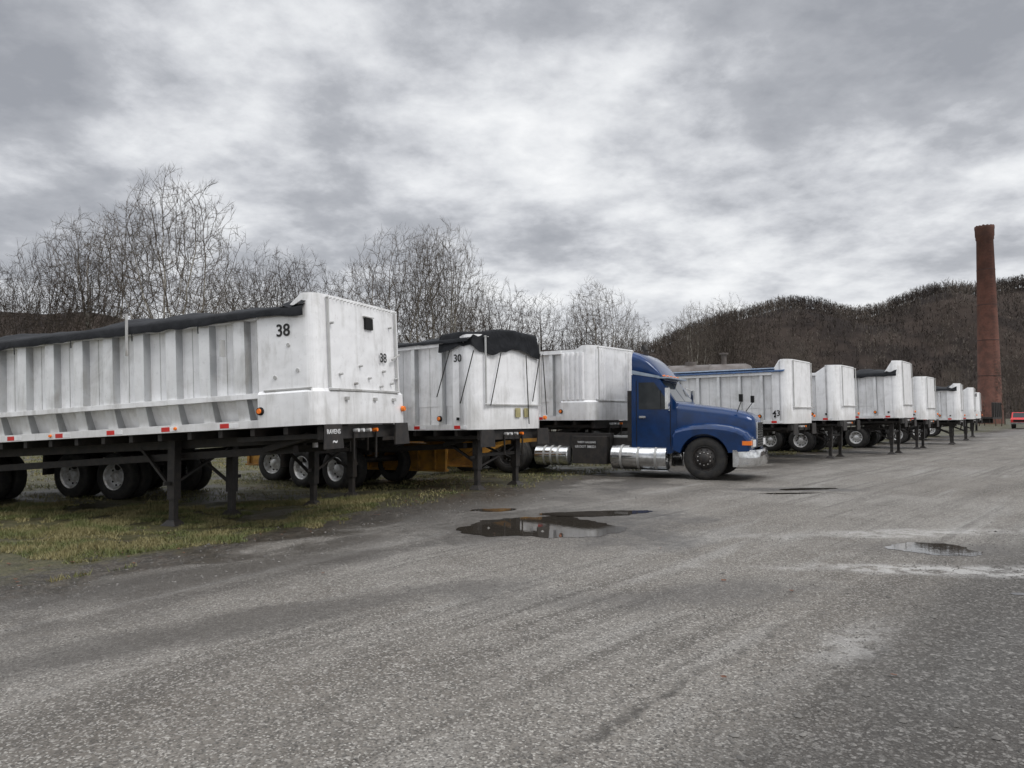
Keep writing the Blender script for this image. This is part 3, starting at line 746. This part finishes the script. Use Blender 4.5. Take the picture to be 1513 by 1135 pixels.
# ------------------------------------------------------------ trees (space colonisation: rounded bare crowns)
def barkmat(name,c1,c2):
    m,h,b=newmat(name); tc=h.n('ShaderNodeTexCoord')
    h.l(h.mix(h.ss(h.noise(tc.outputs['Object'],2.5,3,.6),.4,.6),c1,c2),b.inputs['Base Color']); b.inputs['Roughness'].default_value=.9
    return m
M['syc']=barkmat('sycamore_bark',(.36,.34,.30),(.15,.13,.105))
M['sycT']=barkmat('sycamore_twig',(.120,.100,.080),(.070,.057,.045))
M['twig']=barkmat('twig_bark',(.070,.053,.041),(.042,.033,.026))
M['brown']=barkmat('brown_bark',(.095,.078,.062),(.050,.041,.033))
M['leafb']=simple('withered_leaves',(.08,.045,.027),.8)
def sc_tree(name,seed,mat,twig,N=1900,rad=4.6,zc=9.6,rz=6.2,base=2.2,leaders=4,tipr=.0095,step=.34,leafy=.0,lobes=3):
    rn=random.Random(seed)
    lb=[(rn.uniform(-.45,.45)*rad,rn.uniform(-.45,.45)*rad,zc+rn.uniform(-.25,.3)*rz,rn.uniform(.55,.8)) for _ in range(lobes)]
    lb.append((0,0,zc,.82))
    A=[]
    while len(A)<N:
        cx,cy,cz,s=rn.choice(lb)
        v=Vector((rn.gauss(0,1),rn.gauss(0,1),rn.gauss(0,1))).normalized()*(rn.random()**.42)
        p=Vector((cx+v.x*rad*s,cy+v.y*rad*s,cz+v.z*rz*s))
        if p.z<base+.6+.35*math.hypot(p.x,p.y)*.6: continue
        A.append(p)
    nodes=[Vector((0,0,-.1))]; par=[-1]
    while nodes[-1].z<base:
        d=Vector((rn.gauss(0,.05),rn.gauss(0,.05),1)); nodes.append(nodes[-1]+d.normalized()*step); par.append(len(nodes)-2)
    root=len(nodes)-1
    for k in range(leaders):
        a=6.28*k/leaders+rn.random(); p=root; out=rn.uniform(.25,.5)
        d=Vector((math.cos(a)*out,math.sin(a)*out,1)).normalized()
        for i in range(int((zc-base)*.55/step)):
            d=(d+Vector((rn.gauss(0,.06),rn.gauss(0,.06),.03))).normalized()
            nodes.append(nodes[p]+d*step); par.append(p); p=len(nodes)-1
    alive=A; di2=4.2; dk=.38; nkid=[0]*len(nodes)
    for it in range(75):
        kd=kdtree.KDTree(len(nodes))
        for i,p in enumerate(nodes): kd.insert(p,i)
        kd.balance()
        acc={}; nxt=[]
        for a in alive:
            co,i,ds=kd.find(a)
            if ds<dk: continue
            nxt.append(a)
            if ds<di2 or it<8: acc.setdefault(i,Vector((0,0,0))); acc[i]+= (a-co).normalized()
        alive=nxt
        if not acc or len(nodes)>12000: break
        for i,v in acc.items():
            if v.length<1e-4 or nkid[i]>=3: continue
            g=nodes[i]-nodes[par[i]] if par[i]>=0 else Vector((0,0,1))
            w_=.55 if nkid[i]==0 else .15
            d=(v.normalized()+g.normalized()*w_+Vector((rn.gauss(0,.13),rn.gauss(0,.13),rn.gauss(0,.1)+(.16 if nkid[i]==0 else 0)))).normalized()
            nodes.append(nodes[i]+d*step); par.append(i); nkid[i]+=1; nkid.append(0)
    n=len(nodes); ch=[0]*n; acc=[0.]*n
    for i in range(1,n): ch[par[i]]+=1
    tw=[]
    for i in range(n):
        if ch[i]<=1 and i>root+5:
            g=(nodes[i]-nodes[par[i]]).normalized()
            for _ in range(3 if ch[i]==0 else (2 if rn.random()<.6 else 1)):
                d=(g+Vector((rn.gauss(0,.45),rn.gauss(0,.45),rn.gauss(0,.35)+.35))).normalized()
                L=rn.uniform(.4,.95); q=nodes[i]+d*L; tw.append((nodes[i],q))
                for tt in (.3,.6):
                    d2=(d+Vector((rn.gauss(0,.5),rn.gauss(0,.5),rn.gauss(0,.35)+.2))).normalized()
                    tw.append((nodes[i]+d*L*tt,nodes[i]+d*L*tt+d2*L*.55))
    P_=2.35
    for i in range(n-1,-1,-1):
        if ch[i]==0: acc[i]=tipr**P_
        if par[i]>=0: acc[par[i]]+=acc[i]
    rad_=[a**(1/P_) for a in acc]
    V=[];F=[];MI=[]
    def seg(p,q,r0,r1,k,mi):
        d=q-p; a=d.orthogonal().normalized(); b_=d.normalized().cross(a); o=len(V)
        for c,r in((p,r0),(q,r1)):
            for i in range(k):
                t=6.2832*i/k; V.append(c+a*(r*math.cos(t))+b_*(r*math.sin(t)))
        for i in range(k): F.append((o+i,o+(i+1)%k,o+k+(i+1)%k,o+k+i)); MI.append(mi)
    for i in range(1,n):
        r1=rad_[i]; r0=min(rad_[par[i]],r1*1.35)
        seg(nodes[par[i]],nodes[i],r0,r1,7 if r1>.08 else (4 if r1>.03 else 3),0 if r1>.030 else 2)
    for p,q in tw:
        d=q-p; a=Vector((rn.gauss(0,1),rn.gauss(0,1),rn.gauss(0,1))).cross(d).normalized(); o=len(V)
        V.extend([p-a*tipr,p+a*tipr,q]); F.append((o,o+1,o+2)); MI.append(2)
        if rn.random()<leafy:
            s=rn.uniform(.03,.06); o=len(V)
            for _ in range(3): V.append(q+Vector((rn.uniform(-s,s),rn.uniform(-s,s),rn.uniform(-s*1.5,.02))))
            F.append((o,o+1,o+2)); MI.append(1)
    me=bpy.data.meshes.new(name); me.from_pydata([tuple(v) for v in V],[],F)
    for k in(mat,'leafb',twig): me.materials.append(M[k])
    me.polygons.foreach_set('material_index',MI)
    zs=sorted(v.z for v in V)[int(len(V)*.998)]
    print(name,n,len(F),zs)
    return me,zs
TM={'s1':sc_tree('t_s1',11,'syc','sycT',3000,5.0,9.8,6.4,2.0,5,lobes=4),
    's2':sc_tree('t_s2',23,'syc','sycT',2200,4.2,9.4,6.0,2.6,4,lobes=3),
    'b1':sc_tree('t_b1',5,'brown','twig',2100,4.3,8.8,5.6,1.8,3,leafy=.02,lobes=3),
    'b2':sc_tree('t_b2',31,'brown','twig',1600,3.6,9.0,5.8,2.8,2,leafy=.01,lobes=2),
    'b3':sc_tree('t_b3',47,'brown','twig',2200,4.8,8.2,5.2,1.4,5,leafy=.02,lobes=5)}
def put(kind,u,vtop,d,rot=0.,wx=1.,name='bare_tree'):
    me,zs=TM[kind]; H=1.6+(612-vtop)/1137*d; s=H/zs
    o=bpy.data.objects.new(name,me); S.collection.objects.link(o)
    o.location=((u-756)/1137*d,d,0); o.rotation_euler=(0,0,rot); o.scale=(s*wx,s*wx,s)
put('s1',258,250,46,0.3,1.0,'sycamore_tree'); put('s2',155,308,50,1.9,1.05,'sycamore_tree'); put('s2',585,332,50,0.,1.0,'sycamore_tree'); put('s1',655,330,52,2.2,.85,'sycamore_tree')
put('b1',25,370,48,.5,1.0); put('b3',-45,376,46,1.); put('b3',95,348,48,2.,.95); put('b2',345,392,54,2.,1.0); put('b3',398,364,58,.4,.9); put('b1',458,372,60,2.5,1.0)
put('b2',525,388,58,3.,1.1); put('b3',735,410,62,.6,1.0); put('b2',800,434,66,4.,1.1); put('b1',300,396,62,.9,1.0); put('b1',640,420,64,.2,1.0); put('b1',700,425,66,1.2,1.0)
put('s2',892,420,64,3.3,1.05,'sycamore_tree'); put('b2',850,450,66,1.1); put('b3',935,462,70,.3,.8)
put('s2',1030,445,78,.8,.85,'sycamore_tree'); put('b1',1090,438,80,2.,1.0); put('b2',1000,470,88,.5,1.1); put('b3',1065,455,84,2.5,1.)
put('s2',1185,500,80,1.2,.8,'sycamore_tree'); put('s2',1412,535,90,2.9,.8,'sycamore_tree'); put('b1',1500,520,120,2.9,1.0)

# ------------------------------------------------------------ woods
def woods(name,pts,hts,mat,nb=46,w0=.05,spread=.28,tw=1.):
    n=len(pts); P=np.array(pts); Hh=np.array(hts)
    twd=(Hh*.012+.04)*tw
    a=np.random.rand(n)*6.28
    A=np.stack([P[:,0]-twd*np.cos(a),P[:,1]-twd*np.sin(a),P[:,2]-.3],1); B=np.stack([P[:,0]+twd*np.cos(a),P[:,1]+twd*np.sin(a),P[:,2]-.3],1)
    C=P+np.stack([np.random.randn(n)*.3,np.random.randn(n)*.3,Hh],1)
    tri=[np.stack([A,B,C],1)]
    for k in range(nb):
        t=np.random.uniform(.18,.95,n); base=P+(C-P)*t[:,None]
        az=np.random.rand(n)*6.28; ln=Hh*spread*np.random.uniform(.5,1.25,n)*(1.25-t*.8)
        out=np.random.uniform(.35,1.,n)
        d=np.stack([np.cos(az)*out,np.sin(az)*out,np.random.uniform(.4,1.1,n)],1); d/=np.linalg.norm(d,axis=1)[:,None]
        tip=base+d*ln[:,None]
        w=w0*np.random.uniform(.5,1.2,n)*(Hh/10)
        pr=np.stack([-np.sin(az),np.cos(az),np.random.randn(n)*.3],1)
        tri.append(np.stack([base-pr*w[:,None],base+pr*w[:,None],tip],1))
        for q in range(2):
            tt=np.random.uniform(.3,.9,n)[:,None]; b2=base+(tip-base)*tt
            d2=d+np.random.randn(n,3)*.55; tip2=b2+d2*(ln*.4)[:,None]
            pr2=np.random.randn(n,3)*.5
            tri.append(np.stack([b2-pr2*w[:,None]*.45,b2+pr2*w[:,None]*.45,tip2],1))
    T=np.concatenate(tri,0); nv=T.shape[0]*3
    me=bpy.data.meshes.new(name); me.vertices.add(nv); me.vertices.foreach_set('co',T.reshape(-1))
    me.loops.add(nv); me.loops.foreach_set('vertex_index',np.arange(nv,dtype=np.int32))
    me.polygons.add(nv//3); me.polygons.foreach_set('loop_start',np.arange(0,nv,3,dtype=np.int32)); me.polygons.foreach_set('loop_total',np.full(nv//3,3,dtype=np.int32))
    me.update(); me.validate(); me.materials.append(mat)
    S.collection.objects.link(bpy.data.objects.new(name,me))
def wmat(name,c1,c2,sc):
    m,h,b=newmat(name); ge=h.n('ShaderNodeNewGeometry')
    h.l(h.mix(h.ss(h.noise(ge.outputs['Position'],sc,3,.7),.4,.6),c1,c2),b.inputs['Base Color']); b.inputs['Roughness'].default_value=.95; b.inputs['Specular IOR Level'].default_value=.1
    return m
hw=wmat('hill_woods',(.135,.115,.098),(.060,.051,.046),.035)
hg=wmat('hill_leaf_litter',(.048,.037,.031),(.026,.021,.019),.03)
ridge=[(-600,470),(-200,462),(0,452),(150,458),(300,480),(500,498),(700,505),(900,508),(960,512),(985,500),(1050,474),(1100,462),(1150,449),(1200,447),(1260,459),(1300,456),(1360,432),(1410,429),(1480,419),(1520,415),(1700,410),(2200,400)]
YR=420.
rx=np.array([(u-756)/1137*YR for u,v in ridge]); rz=np.array([1.6+(612-v)/1137*YR for u,v in ridge])-3.8
def hillz(x,y):
    r=np.interp(x,rx,rz); r+=1.2*mn.noise((x*.03,7,0))
    y0=YR-150-25*mn.noise((x*.012,3,1)); t=(y-y0)/(YR-y0)
    if y<=YR: z=r*sstep(t)**.9 if t>0 else -1
    else: z=r*(1-.35*sstep((y-YR)/200))
    z+=sstep(t)*(1-sstep((t-.8)/.2))*8*mn.noise((x*.02,y*.02,0))
    return z
g=MB(); nx,ny=260,46
M['hillg']=hg
xs=np.linspace(rx[0],rx[-1],nx); ys=np.linspace(YR-190,YR+200,ny)
vs=[(x,y,hillz(x,y)) for x in xs for y in ys]
g.add(vs,[(i*ny+j,(i+1)*ny+j,(i+1)*ny+j+1,i*ny+j+1) for i in range(nx-1) for j in range(ny-1)],'hillg',None,True); g.obj('hills')
pts=[];hts=[]
for i in range(10500):
    x=random.uniform(-330,330) if i%5==0 else random.uniform(70,330); y=random.uniform(YR-165,YR+8) if i%3 else random.uniform(YR-16,YR+8)
    if abs(x)/y>.76: continue
    z=hillz(x,y)
    if z<0: continue
    pts.append((x,y,z-.5)); hts.append(random.uniform(4.5,8.0))
woods('hillside_woods',pts,hts,hw,9,.24,.34,1.)
pts=[];hts=[]
for i in range(800):
    y=random.uniform(95,210); x=random.uniform(-.8,.8)*y
    pts.append((x,y,0)); hts.append(random.uniform(5,9.5)*(.8 if x/y>.25 else 1))
woods('distant_treeline',pts,hts,wmat('treeline',(.120,.096,.078),(.052,.042,.034),.08),22,.06,.30)
pts=[];hts=[]
for i in range(650):
    y=random.uniform(48,80); x=random.uniform(-.8,.42)*y
    pts.append((x,y,0)); hts.append(random.uniform(2.2,5.4)*(1.15 if x/y<-.1 else .8))
woods('brush_thicket',pts,hts,wmat('brush',(.078,.060,.046),(.038,.030,.024),.2),28,.03,.42)

# ------------------------------------------------------------ world, sun, camera
w=bpy.data.worlds.new('World'); S.world=w; w.use_nodes=True; nt=w.node_tree; nt.nodes.clear(); h=NT(nt)
out=h.n('ShaderNodeOutputWorld'); tc=h.n('ShaderNodeTexCoord'); sp=h.n('ShaderNodeSeparateXYZ'); h.l(tc.outputs['Generated'],sp.inputs[0])
zc=h.m('ADD',h.m('MAXIMUM',sp.outputs[2],0.),.24)
cb=h.n('ShaderNodeCombineXYZ'); h.l(h.m('DIVIDE',sp.outputs[0],zc),cb.inputs[0]); h.l(h.m('DIVIDE',sp.outputs[1],zc),cb.inputs[1]); cb.inputs[2].default_value=8.7
n1=h.noise(cb.outputs[0],1.7,8,.56,.0); n2=h.noise(cb.outputs[0],4.6,7,.60,.12); n3=h.noise(cb.outputs[0],.7,2,.5,.0)
f=h.m('ADD',h.m('ADD',h.m('MULTIPLY',n1,.52),h.m('MULTIPLY',n2,.20)),h.m('MULTIPLY',n3,.28))
dk=h.m('MULTIPLY',h.m('MULTIPLY',h.ss(sp.outputs[2],.22,.50),h.ss(sp.outputs[0],-.35,.45)),.045)
dk2=h.m('MULTIPLY',h.m('SUBTRACT',1.,h.ss(sp.outputs[0],-.6,-.2)),.022)
lt=h.m('MULTIPLY',h.m('SUBTRACT',1.,h.ss(sp.outputs[2],.08,.40)),.050)
f=h.m('ADD',h.m('ADD',h.m('SUBTRACT',h.m('SUBTRACT',f,dk),dk2),lt),.010)
cr=h.n('ShaderNodeValToRGB'); h.l(f,cr.inputs[0]); r_=cr.color_ramp; r_.elements[0].position=.40; r_.elements[0].color=(.33,.345,.38,1); r_.elements[1].position=.60; r_.elements[1].color=(.95,.96,.97,1)
e_=r_.elements.new(.465); e_.color=(.45,.465,.50,1); e_=r_.elements.new(.50); e_.color=(.595,.61,.645,1); e_=r_.elements.new(.545); e_.color=(.78,.795,.82,1)
hz=h.m('SUBTRACT',1.,h.ss(sp.outputs[2],.02,.2)); col=h.mix(h.m('MULTIPLY',hz,.7),cr.outputs[0],(.73,.75,.78))
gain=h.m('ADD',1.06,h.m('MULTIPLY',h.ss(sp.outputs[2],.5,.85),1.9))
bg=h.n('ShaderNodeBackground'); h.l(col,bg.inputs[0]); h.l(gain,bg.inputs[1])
sky=h.n('ShaderNodeTexSky'); sky.sky_type='NISHITA'; sky.sun_disc=False; sky.sun_elevation=R(48); sky.sun_rotation=R(130); sky.dust_density=3
bg2=h.n('ShaderNodeBackground'); h.l(sky.outputs[0],bg2.inputs[0]); bg2.inputs[1].default_value=.06
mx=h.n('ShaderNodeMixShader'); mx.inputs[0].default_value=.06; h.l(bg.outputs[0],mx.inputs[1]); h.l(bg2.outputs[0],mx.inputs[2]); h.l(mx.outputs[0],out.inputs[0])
sl=bpy.data.lights.new('sun','SUN'); sl.energy=1.5; sl.angle=R(22); sl.color=(1,.97,.93)
so=bpy.data.objects.new('sun',sl); S.collection.objects.link(so)
az=R(130); el=R(48); D=Vector((math.sin(az)*math.cos(el),math.cos(az)*math.cos(el),math.sin(el)))
so.rotation_euler=D.to_track_quat('Z','Y').to_euler(); so.location=(0,-10,30)
cam=bpy.data.cameras.new('camera'); co=bpy.data.objects.new('camera',cam); S.collection.objects.link(co); S.camera=co
cam.sensor_width=36; cam.lens=27.05; cam.clip_end=6000; cam.clip_start=.05
co.location=(0,0,1.6); co.rotation_euler=(R(90+2.24),0,0)
S.view_settings.view_transform='Standard'; S.view_settings.look='None'; S.view_settings.exposure=0
print('faces',sum(len(o.data.polygons) for o in S.objects if o.type=='MESH'))
